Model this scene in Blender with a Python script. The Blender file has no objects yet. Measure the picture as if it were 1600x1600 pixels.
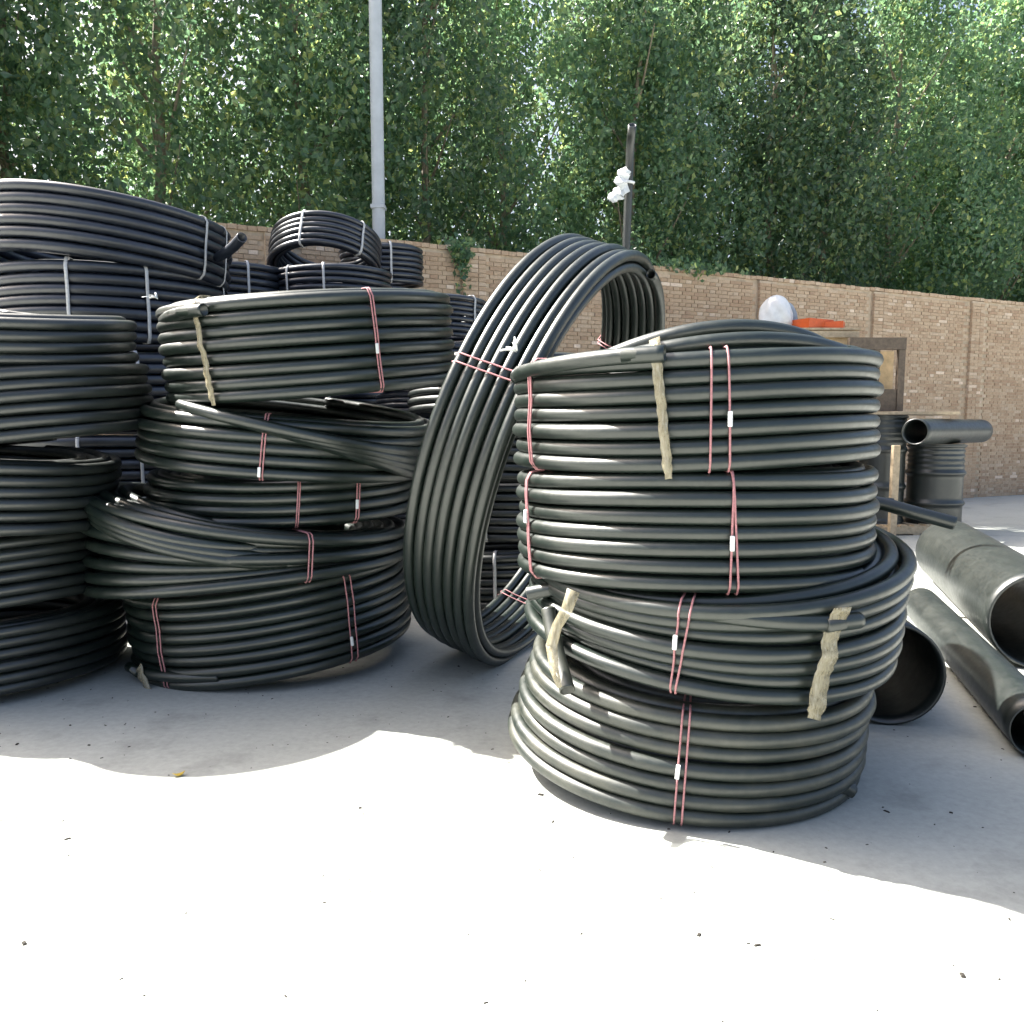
import bpy, math, random
import numpy as np
from mathutils import Vector, Matrix, Quaternion

PI = math.pi
R_ = math.radians
sc = bpy.context.scene
C = sc.collection
rng = np.random.default_rng(7)
random.seed(7)

# ------------------------------------------------------------------ camera
PITCH = math.atan(135 / 1300)
cam_d = bpy.data.cameras.new("camera")
cam_d.sensor_width = 36.0
cam_d.lens = 36.0 * 1300 / 1600
cam_d.clip_start = 0.05
cam_d.clip_end = 2000
cam = bpy.data.objects.new("camera", cam_d)
cam.location = (0, 0, 1.5)
cam.rotation_euler = (PI / 2 - PITCH, 0, 0)
C.objects.link(cam)
sc.camera = cam

# ------------------------------------------------------------------ light
SUN_EL = R_(50)
AZ = Vector((0.90, -0.43, 0)).normalized()          # horizontal travel of the light
w = bpy.data.worlds.new("World")
sc.world = w
w.use_nodes = True
nt = w.node_tree
bg = nt.nodes["Background"]
sky = nt.nodes.new("ShaderNodeTexSky")
sky.sky_type = 'NISHITA'
sky.sun_disc = False
sky.sun_elevation = SUN_EL
sky.sun_rotation = math.atan2(-AZ.x, -AZ.y) % (2 * PI)
sky.air_density = 1.0
sky.dust_density = 7.0
sky.ozone_density = 1.0
nt.links.new(sky.outputs[0], bg.inputs[0])
bg.inputs[1].default_value = 0.075
sd = bpy.data.lights.new("sun", 'SUN')
sd.energy = 5.0
sd.angle = R_(0.53)
sd.color = (1.0, 0.965, 0.90)
sun = bpy.data.objects.new("sun", sd)
ld = Vector((AZ.x * math.cos(SUN_EL), AZ.y * math.cos(SUN_EL), -math.sin(SUN_EL)))
sun.rotation_euler = ld.to_track_quat('-Z', 'Y').to_euler()
sun.location = (-6, 6, 12)
C.objects.link(sun)
vs = sc.view_settings
vs.view_transform = 'Standard'
vs.look = 'None'
vs.exposure = 2.25
vs.gamma = 1.0
vs.use_curve_mapping = False
sc.cycles.use_denoising = True
sc.cycles.max_bounces = 8
sc.cycles.transparent_max_bounces = 12

# ------------------------------------------------------------------ materials
def new_mat(name):
    m = bpy.data.materials.new(name)
    m.use_nodes = True
    n = m.node_tree
    return m, n, n.nodes["Principled BSDF"], n.links

def noise(n, scale, detail=4, rough=0.55, coord='Object', vec_scale=None):
    tc = n.nodes.new("ShaderNodeTexCoord")
    t = n.nodes.new("ShaderNodeTexNoise")
    t.inputs['Scale'].default_value = scale
    t.inputs['Detail'].default_value = detail
    t.inputs['Roughness'].default_value = rough
    if vec_scale:
        mp = n.nodes.new("ShaderNodeMapping")
        mp.inputs['Scale'].default_value = vec_scale
        n.links.new(tc.outputs[coord], mp.inputs[0])
        n.links.new(mp.outputs[0], t.inputs['Vector'])
    else:
        n.links.new(tc.outputs[coord], t.inputs['Vector'])
    return t

def ramp(n, src, stops):
    r = n.nodes.new("ShaderNodeValToRGB")
    e = r.color_ramp.elements
    while len(e) < len(stops):
        e.new(0.5)
    for i, (p, c) in enumerate(stops):
        e[i].position = p
        e[i].color = (c[0], c[1], c[2], 1) if not isinstance(c, (int, float)) else (c, c, c, 1)
    n.links.new(src, r.inputs[0])
    return r

def bump(n, src, bsdf, strength=0.3, dist=0.01):
    b = n.nodes.new("ShaderNodeBump")
    b.inputs['Strength'].default_value = strength
    b.inputs['Distance'].default_value = dist
    n.links.new(src, b.inputs['Height'])
    n.links.new(b.outputs[0], bsdf.inputs['Normal'])

def pipe_mat(name, black, dust, lo, hi, r0, r1, bsize=22):
    """black polyethylene with a film of yard dust and handling scuffs"""
    m, n, b, L = new_mat(name)
    oi = n.nodes.new("ShaderNodeObjectInfo")
    tc = n.nodes.new("ShaderNodeTexCoord")
    off = n.nodes.new("ShaderNodeVectorMath"); off.operation = 'ADD'
    sca = n.nodes.new("ShaderNodeVectorMath"); sca.operation = 'SCALE'
    comb = n.nodes.new("ShaderNodeCombineXYZ")
    for k in range(3):
        L.new(oi.outputs['Random'], comb.inputs[k])
    L.new(comb.outputs[0], sca.inputs[0]); sca.inputs['Scale'].default_value = 37.0
    L.new(tc.outputs['Object'], off.inputs[0]); L.new(sca.outputs[0], off.inputs[1])
    t1 = n.nodes.new("ShaderNodeTexNoise"); t1.inputs['Scale'].default_value = 3.2
    t1.inputs['Detail'].default_value = 8; t1.inputs['Roughness'].default_value = 0.68
    L.new(off.outputs[0], t1.inputs['Vector'])
    t2 = n.nodes.new("ShaderNodeTexNoise"); t2.inputs['Scale'].default_value = bsize
    t2.inputs['Detail'].default_value = 5; t2.inputs['Roughness'].default_value = 0.7
    L.new(off.outputs[0], t2.inputs['Vector'])
    r = ramp(n, t1.outputs[0], [(lo, black), (hi, dust)])
    L.new(r.outputs[0], b.inputs['Base Color'])
    rr = ramp(n, t2.outputs[0], [(0.3, r0), (0.75, r1)])
    L.new(rr.outputs[0], b.inputs['Roughness'])
    b.inputs['IOR'].default_value = 1.5
    b.inputs['Specular IOR Level'].default_value = 0.9
    bump(n, t2.outputs[0], b, 0.10, 0.004)
    return m

M = {}
M['pipe'] = pipe_mat('black_pipe', (0.0035, 0.0095, 0.0065), (0.024, 0.032, 0.024), 0.48, 0.88, 0.32, 0.46)
M['pipe_dusty'] = pipe_mat('dusty_black_pipe', (0.006, 0.012, 0.008), (0.075, 0.075, 0.056), 0.42, 0.82, 0.36, 0.58)
M['pipe_blue'] = pipe_mat('blue_black_pipe', (0.006, 0.010, 0.019), (0.028, 0.035, 0.048), 0.46, 0.85, 0.33, 0.46)
M['pipe_dark'] = pipe_mat('dark_pipe', (0.006, 0.010, 0.009), (0.026, 0.031, 0.027), 0.46, 0.85, 0.34, 0.5)
M['pipe_grey'] = pipe_mat('grey_pipe', (0.10, 0.11, 0.115), (0.20, 0.20, 0.19), 0.35, 0.8, 0.35, 0.5)

def plain(name, col, rough=0.6, var=0.12, scale=30, bmp=0.15):
    m, n, b, L = new_mat(name)
    t = noise(n, scale, 5, 0.6)
    lo = tuple(max(0, c * (1 - var)) for c in col); hi = tuple(min(1, c * (1 + var)) for c in col)
    r = ramp(n, t.outputs[0], [(0.3, lo), (0.7, hi)])
    L.new(r.outputs[0], b.inputs['Base Color'])
    b.inputs['Roughness'].default_value = rough
    if bmp:
        bump(n, t.outputs[0], b, bmp, 0.004)
    return m

M['twine'] = plain('pink_twine', (0.40, 0.18, 0.19), 0.7, 0.25, 120)
M['strap'] = plain('pale_strap', (0.50, 0.50, 0.50), 0.45, 0.12, 60)
M['clip'] = plain('white_clip', (0.72, 0.74, 0.74), 0.4, 0.05)
M['sack'] = plain('white_plastic', (0.68, 0.70, 0.71), 0.35, 0.1, 9, 0.4)
M['cover'] = plain('clear_grey_plastic', (0.26, 0.30, 0.34), 0.25, 0.2, 9, 0.4)
M['ply'] = plain('plywood', (0.56, 0.40, 0.22), 0.6, 0.2, 14)
M['oldwood'] = plain('weathered_wood', (0.11, 0.083, 0.06), 0.75, 0.3, 18)
M['palewood'] = plain('pale_wood', (0.42, 0.33, 0.22), 0.7, 0.25, 18)
M['orange'] = plain('orange_plastic', (0.62, 0.11, 0.025), 0.4, 0.1)
M['steel'] = plain('painted_steel', (0.42, 0.45, 0.48), 0.45, 0.08, 6)
M['bark'] = plain('pale_bark', (0.20, 0.17, 0.12), 0.85, 0.4, 12, 0.5)

def tape_mat():
    m, n, b, L = new_mat('yellowed_tape')
    t = noise(n, 1.0, 5, 0.7, vec_scale=(90, 90, 14))
    r = ramp(n, t.outputs[0], [(0.25, (0.20, 0.165, 0.09)), (0.55, (0.36, 0.32, 0.22)), (0.8, (0.60, 0.58, 0.52))])
    L.new(r.outputs[0], b.inputs['Base Color'])
    b.inputs['Roughness'].default_value = 0.22
    b.inputs['Alpha'].default_value = 0.62
    bump(n, t.outputs[0], b, 0.25, 0.004)
    return m
M['tape'] = tape_mat()

def concrete_mat():
    m, n, b, L = new_mat('concrete')
    t1 = noise(n, 0.55, 6, 0.6)
    t2 = noise(n, 26, 6, 0.7)
    t3 = noise(n, 2.6, 5, 0.55)
    r1 = ramp(n, t1.outputs[0], [(0.3, (0.345, 0.362, 0.335)), (0.7, (0.43, 0.446, 0.415))])
    r2 = ramp(n, t2.outputs[0], [(0.3, 0.84), (0.7, 1.06)])
    r3 = ramp(n, t3.outputs[0], [(0.30, 0.80), (0.46, 1.0)])
    mx = n.nodes.new("ShaderNodeMix"); mx.data_type = 'RGBA'; mx.blend_type = 'MULTIPLY'
    mx.inputs[0].default_value = 1
    L.new(r1.outputs[0], mx.inputs[6]); L.new(r2.outputs[0], mx.inputs[7])
    mx2 = n.nodes.new("ShaderNodeMix"); mx2.data_type = 'RGBA'; mx2.blend_type = 'MULTIPLY'
    mx2.inputs[0].default_value = 1
    L.new(mx.outputs[2], mx2.inputs[6]); L.new(r3.outputs[0], mx2.inputs[7])
    L.new(mx2.outputs[2], b.inputs['Base Color'])
    b.inputs['Roughness'].default_value = 0.8
    b.inputs['Specular IOR Level'].default_value = 0.3
    bump(n, t2.outputs[0], b, 0.25, 0.004)
    return m
M['concrete'] = concrete_mat()

def brick_mat(name, island):
    m, n, b, L = new_mat(name)
    if island:
        g = n.nodes.new("ShaderNodeNewGeometry"); src = g.outputs['Random Per Island']
    else:
        g = n.nodes.new("ShaderNodeObjectInfo"); src = g.outputs['Random']
    r = ramp(n, src, [(0.0, (0.43, 0.29, 0.19)), (0.3, (0.48, 0.34, 0.225)), (0.55, (0.51, 0.37, 0.25)),
                      (0.82, (0.54, 0.40, 0.275)), (0.955, (0.56, 0.43, 0.31)), (1.0, (0.80, 0.64, 0.50))])
    t = noise(n, 30, 5, 0.7)
    r2 = ramp(n, t.outputs[0], [(0.3, 0.78), (0.7, 1.12)])
    mx = n.nodes.new("ShaderNodeMix"); mx.data_type = 'RGBA'; mx.blend_type = 'MULTIPLY'
    mx.inputs[0].default_value = 1
    L.new(r.outputs[0], mx.inputs[6]); L.new(r2.outputs[0], mx.inputs[7])
    L.new(mx.outputs[2], b.inputs['Base Color'])
    b.inputs['Roughness'].default_value = 0.9
    bump(n, t.outputs[0], b, 0.4, 0.006)
    return m
M['brick'] = brick_mat('brick', False)
M['bricks'] = brick_mat('brick_courses', True)
M['mortar'] = plain('mortar', (0.50, 0.40, 0.29), 0.95, 0.3, 5)

def leaf_mat():
    m, n, b, L = new_mat('leaf')
    g = n.nodes.new("ShaderNodeNewGeometry")
    r = ramp(n, g.outputs['Random Per Island'], [(0.0, (0.056, 0.110, 0.064)), (0.5, (0.080, 0.150, 0.080)),
                                                 (0.85, (0.105, 0.180, 0.075)), (1.0, (0.22, 0.27, 0.09))])
    oi = n.nodes.new("ShaderNodeObjectInfo")
    hs = n.nodes.new("ShaderNodeHueSaturation")
    mr = n.nodes.new("ShaderNodeMapRange")
    mr.inputs['To Min'].default_value = 0.75; mr.inputs['To Max'].default_value = 1.25
    L.new(oi.outputs['Random'], mr.inputs[0]); L.new(mr.outputs[0], hs.inputs['Value'])
    L.new(r.outputs[0], hs.inputs['Color'])
    L.new(hs.outputs[0], b.inputs['Base Color'])
    b.inputs['Roughness'].default_value = 0.34
    b.inputs['Specular IOR Level'].default_value = 0.7
    tr = n.nodes.new("ShaderNodeBsdfTranslucent")
    hs2 = n.nodes.new("ShaderNodeHueSaturation")
    hs2.inputs['Hue'].default_value = 0.475; hs2.inputs['Value'].default_value = 2.3
    L.new(hs.outputs[0], hs2.inputs['Color']); L.new(hs2.outputs[0], tr.inputs[0])
    mx = n.nodes.new("ShaderNodeMixShader"); mx.inputs[0].default_value = 0.5
    L.new(b.outputs[0], mx.inputs[1]); L.new(tr.outputs[0], mx.inputs[2])
    L.new(mx.outputs[0], n.nodes["Material Output"].inputs[0])
    return m
M['leaf'] = leaf_mat()

# ------------------------------------------------------------------ mesh helpers
def mk(name, V, Q, mat, parent=None, smooth=True):
    V = np.asarray(V, dtype=np.float32).reshape(-1, 3)
    Q = np.asarray(Q, dtype=np.int32).reshape(-1, 4)
    me = bpy.data.meshes.new(name)
    me.vertices.add(len(V)); me.vertices.foreach_set("co", V.ravel())
    me.loops.add(Q.size); me.loops.foreach_set("vertex_index", Q.ravel())
    me.polygons.add(len(Q))
    me.polygons.foreach_set("loop_start", np.arange(0, Q.size, 4, dtype=np.int32))
    me.polygons.foreach_set("use_smooth", np.full(len(Q), smooth, dtype=bool))
    me.update(calc_edges=True)
    me.validate()
    if mat is not None:
        me.materials.append(M[mat])
    o = bpy.data.objects.new(name, me)
    C.objects.link(o)
    if parent is not None:
        o.parent = parent
    return o

def frames(path, ref):
    path = np.asarray(path, float)
    t = np.gradient(path, axis=0)
    t /= np.linalg.norm(t, axis=1)[:, None] + 1e-12
    ref = np.broadcast_to(np.asarray(ref, float), t.shape)
    s = np.cross(t, ref); s /= np.linalg.norm(s, axis=1)[:, None] + 1e-9
    u = np.cross(s, t)
    return t, s, u

def sweep_rings(path, prof, ref, closed=False):
    """prof: (m,2) or (n,m,2) outline; returns verts, quads"""
    path = np.asarray(path, float); n = len(path)
    t, s, u = frames(path, ref)
    if closed:
        t2 = np.roll(path, -1, 0) - np.roll(path, 1, 0)
        t2 /= np.linalg.norm(t2, axis=1)[:, None]
        rf = np.broadcast_to(np.asarray(ref, float), t2.shape)
        s = np.cross(t2, rf); s /= np.linalg.norm(s, axis=1)[:, None] + 1e-9
        u = np.cross(s, t2)
    prof = np.asarray(prof, float)
    if prof.ndim == 2:
        prof = np.broadcast_to(prof, (n,) + prof.shape)
    m = prof.shape[1]
    V = path[:, None, :] + s[:, None, :] * prof[:, :, :1] + u[:, None, :] * prof[:, :, 1:2]
    i = np.arange(n if closed else n - 1)[:, None]; j = np.arange(m)[None, :]
    i2 = (i + 1) % n; j2 = (j + 1) % m
    Q = np.stack([i * m + j, i * m + j2, i2 * m + j2, i2 * m + j], -1).reshape(-1, 4)
    return V.reshape(-1, 3), Q

def circ(m):
    a = np.arange(m) * 2 * PI / m
    return np.stack([np.cos(a), np.sin(a)], 1)

def tube_geo(path, r, m=12, ref=(0, 0, 1), hs=False, he=False, wall=0.84):
    """tube along a path; hs / he: a hollow open end at start / end, else capped"""
    path = np.asarray(path, float)
    c = circ(m)
    P, Rr = [path], [np.full(len(path), r)]
    def endpts(p0, p1, hollow):
        d = p0 - p1; d /= np.linalg.norm(d) + 1e-9
        if hollow:
            return [p0 + d * 1e-4, p0 - d * r * 5, p0 - d * r * 5.001], [r * wall, r * wall, r * 0.01]
        return [p0 + d * 1e-4], [r * 0.01]
    a, ra = endpts(path[0], path[1], hs)
    b, rb = endpts(path[-1], path[-2], he)
    t, s, u = frames(path, ref)
    pts = np.concatenate([np.array(a[::-1]), path, np.array(b)])
    rad = np.concatenate([ra[::-1], np.full(len(path), r), rb])
    S = np.concatenate([np.repeat(s[:1], len(a), 0), s, np.repeat(s[-1:], len(b), 0)])
    U = np.concatenate([np.repeat(u[:1], len(a), 0), u, np.repeat(u[-1:], len(b), 0)])
    V = pts[:, None, :] + (S[:, None, :] * c[None, :, :1] + U[:, None, :] * c[None, :, 1:2]) * rad[:, None, None]
    n = len(pts)
    i = np.arange(n - 1)[:, None]; j = np.arange(m)[None, :]; j2 = (j + 1) % m
    Q = np.stack([i * m + j, i * m + j2, (i + 1) * m + j2, (i + 1) * m + j], -1).reshape(-1, 4)
    return V.reshape(-1, 3), Q[:, ::-1]

def tube(name, path, r, mat, parent=None, m=12, ref=(0, 0, 1), hs=False, he=False, wall=0.84):
    V, Q = tube_geo(path, r, m, ref, hs, he, wall)
    return mk(name, V, Q, mat, parent)

BOXQ = np.array([[0, 3, 2, 1], [4, 5, 6, 7], [0, 1, 5, 4], [1, 2, 6, 5], [2, 3, 7, 6], [3, 0, 4, 7]])
def box_v(c, s):
    x, y, z = np.array(s) / 2
    v = np.array([[-x, -y, -z], [x, -y, -z], [x, y, -z], [-x, y, -z], [-x, -y, z], [x, -y, z], [x, y, z], [-x, y, z]])
    return v + np.array(c)
def boxes(name, lst, mat, parent=None):
    V = np.concatenate([box_v(c, s) for c, s in lst])
    Q = np.concatenate([BOXQ + 8 * i for i in range(len(lst))])
    return mk(name, V, Q, mat, parent, smooth=False)
def bevel(o, wd=0.006, seg=2):
    md = o.modifiers.new("bevel", 'BEVEL'); md.width = wd; md.segments = seg; md.limit_method = 'ANGLE'
    return o

def ribbon(name, path, width, th, mat, parent, ref):
    """flat strip: ref is the strip's normal"""
    n = len(path)
    width = np.broadcast_to(width, (n,))
    prof = np.stack([np.stack([-width / 2, width / 2, width / 2, -width / 2], 1),
                     np.broadcast_to([-th / 2, -th / 2, th / 2, th / 2], (n, 4))], -1)
    V, Q = sweep_rings(path, prof, ref)
    e = (n - 1) * 4
    Q = np.concatenate([Q, [[3, 2, 1, 0], [e, e + 1, e + 2, e + 3]]])
    return mk(name, V, Q, mat, parent)

def thing(name, label, cat, loc=(0, 0, 0), rot=None, group=None):
    o = bpy.data.objects.new(name, None)
    o.empty_display_size = 0.1
    o.location = loc
    if rot is not None:
        o.rotation_mode = 'QUATERNION'; o.rotation_quaternion = rot
    C.objects.link(o)
    tag(o, label, cat, group)
    return o
def tag(o, label, cat, group=None):
    o['label'] = label; o['category'] = cat
    if group:
        o['group'] = group
    return o
def struct(o):
    o['kind'] = 'structure'
    return o

# camera pixel (1600 frame) helpers: a pixel gives a bearing only
def project(p):
    c, s = math.cos(PITCH), math.sin(PITCH)
    dz = p[2] - 1.5
    d = p[1] * c - dz * s
    return 800 + 1300 * p[0] / d, 800 - 1300 * (dz * c + p[1] * s) / d
def at(px, Y, z):
    """point at forward distance Y and height z whose bearing is that of column px"""
    c, s = math.cos(PITCH), math.sin(PITCH)
    d = Y * c - (z - 1.5) * s
    return Vector(((px - 800) / 1300 * d, Y, z))

# ------------------------------------------------------------------ setting
ground = struct(mk('ground', [[-150, -40, 0], [150, -40, 0], [150, 260, 0], [-150, 260, 0]], [[0, 1, 2, 3]], 'concrete', smooth=False))

# brick wall across the back of the yard
WD = Vector((0.902, 0.432, 0)).normalized()
W0 = Vector((-2.65, 11.5, 0))
T0, T1, WH = -8.0, 30.0, 4.02
wall = thing('brick_wall', 'long tan brick wall with shallow piers at the back of the yard', 'wall', W0 + WD * T0,
             Quaternion((0, 0, 1), math.atan2(WD.y, WD.x)))
LW = T1 - T0
boxes('mortar_core', [((LW / 2, 0.13, WH / 2), (LW, 0.26, WH))], 'mortar', wall)
def brick_mesh(l, h, dep):
    o = boxes('brick_shape', [((0, 0, 0), (l, dep, h))], 'brick')
    me = o.data; bpy.data.objects.remove(o)
    return me
CH = 0.063
specs = []
nrow = int(WH / CH)
piers = [2.3 - T0 + 2.78 * k for k in range(-3, 10)]
for r in range(nrow):
    head = r % 2 == 1
    l = 0.115 if head else 0.24
    st = l + 0.01
    x0 = -0.06
    k = np.arange(int(LW / st) + 1)
    for x in x0 + k * st:
        if any(abs(x - p) < 0.185 + l / 2 - 0.02 for p in piers):
            continue
        specs.append((x, -0.010, r * CH + CH / 2, l))
    for p in piers:
        xs = [p - 0.125, p + 0.0, p + 0.125] if head else [p - 0.0625, p + 0.1875 - 0.0625 + 0.0]
        if head:
            for xx in xs:
                specs.append((xx, -0.065, r * CH + CH / 2, 0.115))
        else:
            specs.append((p - 0.0625, -0.065, r * CH + CH / 2, 0.24)); specs.append((p + 0.125, -0.065, r * CH + CH / 2, 0.115))
for p in piers:
    pass
boxes('pier_core', [((p, -0.022, WH / 2 - 0.004), (0.36, 0.06, WH - 0.02)) for p in piers], 'mortar', wall)
wm = Matrix.LocRotScale(W0 + WD * T0, Quaternion((0, 0, 1), math.atan2(WD.y, WD.x)), None)
SP = np.array(specs)
jit = rng.normal(0, 1, (len(SP), 3))
dist = []
for (x, y, z, l) in specs:
    pw = wm @ Vector((x, y, z)); q = project(pw)
    vis = (364 < q[0] < 415 and q[1] < 400) or (612 < q[0] < 755 and q[1] < 445) or (990 < q[0] < 1420 and q[1] < 500)
    dist.append(pw.length - (0.6 if l > .2 else 0) if vis else 99)
order = np.argsort(dist)
single = set(order[:300].tolist())
bm24, bm11 = brick_mesh(0.24, 0.053, 0.05), brick_mesh(0.115, 0.053, 0.05)
Vs, Qs, nb = [], [], 0
for i, (x, y, z, l) in enumerate(specs):
    c = (x + jit[i, 0] * 0.0015, y + 0.018 + jit[i, 1] * 0.0025, z + jit[i, 2] * 0.001)
    if i in single:
        o = bpy.data.objects.new('brick', bm24 if l > 0.2 else bm11)
        o.location = c; o.parent = wall; C.objects.link(o)
    else:
        Vs.append(box_v(c, (l, 0.05, 0.053))); Qs.append(BOXQ + 8 * nb); nb += 1
bc = mk('brick_courses', np.concatenate(Vs), np.concatenate(Qs), 'bricks', wall, smooth=False)
bc['kind'] = 'stuff'
# coping: bricks on edge with a mortar cap
Vs, Qs = [], []
nc = int(LW / 0.125)
for k in range(nc):
    Vs.append(box_v((0.06 + k * 0.125, 0.12 + rng.normal(0, .004), WH + 0.032 + rng.normal(0, .004)), (0.116, 0.30, 0.06)))
    Qs.append(BOXQ + 8 * k)
cp = mk('coping_bricks', np.concatenate(Vs), np.concatenate(Qs), 'bricks', wall, smooth=False)
cp['kind'] = 'stuff'

# ------------------------------------------------------------------ trees behind the wall
def crown_mesh(seed, H, rad, z0, nclump, nleaf):
    g = np.random.default_rng(seed)
    h = g.uniform(0, 1, nclump) ** 0.95
    prof = rad * np.clip(0.42 + 1.1 * np.sin(PI * np.clip(h * 0.86 + 0.12, 0, 1)) ** 0.8 * 0.62, 0.12, None) * (1 - 0.75 * h ** 5)
    a = g.uniform(0, 2 * PI, nclump); rr = prof * np.sqrt(g.uniform(0.04, 1, nclump)) * g.uniform(0.75, 1.2, nclump)
    cen = np.stack([rr * np.cos(a), rr * np.sin(a), z0 + h * (H - z0)], 1)
    size = g.uniform(0.12, 0.36, nclump)
    cnt = (nleaf * size / size.sum()).astype(int)
    P = np.concatenate([cen[i] + g.normal(0, 1, (cnt[i], 3)) * size[i] * np.array([0.75, 0.75, 1.45]) for i in range(nclump)])
    n = len(P)
    s = g.uniform(0.036, 0.075, n)[:, None]
    ax = g.normal(0, 1, (n, 3)); ax[:, 2] -= 0.9
    ax /= np.linalg.norm(ax, axis=1)[:, None]
    o2 = g.normal(0, 1, (n, 3)); b = np.cross(ax, o2); b /= np.linalg.norm(b, axis=1)[:, None]
    nn = np.cross(ax, b)
    V = np.stack([P - ax * s, P + b * s * 0.72 + nn * s * .25, P + ax * s * 1.25, P - b * s * 0.72 + nn * s * .25], 1).reshape(-1, 3)
    Q = np.arange(n * 4).reshape(n, 4)
    o = mk('crown', V, Q, 'leaf', smooth=False)
    return o
def trunk_mesh(seed, H, z0):
    g = np.random.default_rng(seed + 50)
    Vs, Qs, nv = [], [], 0
    def limb(path, r0, r1, m):
        nonlocal nv
        path = np.asarray(path); n = len(path)
        rad = np.linspace(r0, r1, n)
        prof = circ(m)[None] * rad[:, None, None]
        V, Q = sweep_rings(path, prof, (0.95, 0.1, 0.25) if abs(path[-1][2] - path[0][2]) > .5 else (0, 0, 1))
        Vs.append(V); Qs.append(Q[:, ::-1] + nv); nv += len(V)
    zz = np.linspace(0, H * 0.95, 16)
    w1 = np.cumsum(g.normal(0, 0.06, (16, 2)), 0)
    main = np.stack([w1[:, 0] - w1[0, 0], w1[:, 1] - w1[0, 1], zz], 1)
    limb(main, 0.13, 0.02, 10)
    for k in range(16):
        h = g.uniform(0.18, 0.9); p = main[int(h * 15)]
        a = g.uniform(0, 2 * PI); ln = g.uniform(0.8, 1.7) * (1.1 - 0.5 * h)
        tt = np.linspace(0, 1, 6)[:, None]
        d = np.array([math.cos(a), math.sin(a), 0]) * ln
        limb(p + tt * d + np.array([0, 0, 1]) * (tt * ln * 1.1 + tt ** 2 * .3), 0.04, 0.008, 6)
    return mk('trunk', np.concatenate(Vs), np.concatenate(Qs), 'bark')
variants = []
for sd_, H, rad in ((11, 12.0, 1.75), (12, 13.0, 1.9), (13, 11.2, 1.7), (14, 12.4, 2.0), (15, 11.6, 1.8)):
    cr = crown_mesh(sd_, H, rad, 2.2, 260, 23000); tk = trunk_mesh(sd_, H, 2.2)
    variants.append((cr.data, tk.data)); bpy.data.objects.remove(cr); bpy.data.objects.remove(tk)
WN = Vector((-WD.y, WD.x, 0))
g = np.random.default_rng(3)
def put_tree(p, vi, rz, s, label, group):
    t = thing('poplar_tree', label, 'tree', p, Quaternion((0, 0, 1), rz), group)
    t.scale = (s, s, s)
    for nm, me in (('crown', variants[vi][0]), ('trunk', variants[vi][1])):
        o = bpy.data.objects.new(nm, me); o.parent = t; C.objects.link(o)
    return t
k = 0
tt_ = -8.0
while tt_ < 30:
    p = W0 + WD * tt_ + WN * (3.2 + g.uniform(-.4, .5))
    put_tree(p, k % 5, g.uniform(0, 6.28), g.uniform(0.86, 1.06), 'leafy green poplar growing just behind the brick wall', 'poplars just behind the wall')
    tt_ += g.uniform(1.7, 2.5); k += 1
tt_ = -9.0
while tt_ < 30:
    p = W0 + WD * tt_ + WN * (6.0 + g.uniform(-.6, .8))
    put_tree(p, (k * 3 + 1) % 5, g.uniform(0, 6.28), g.uniform(0.9, 1.12), 'leafy green poplar of the second row, half hidden by nearer poplars', 'poplars of the second row')
    tt_ += g.uniform(2.8, 3.8); k += 1

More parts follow.
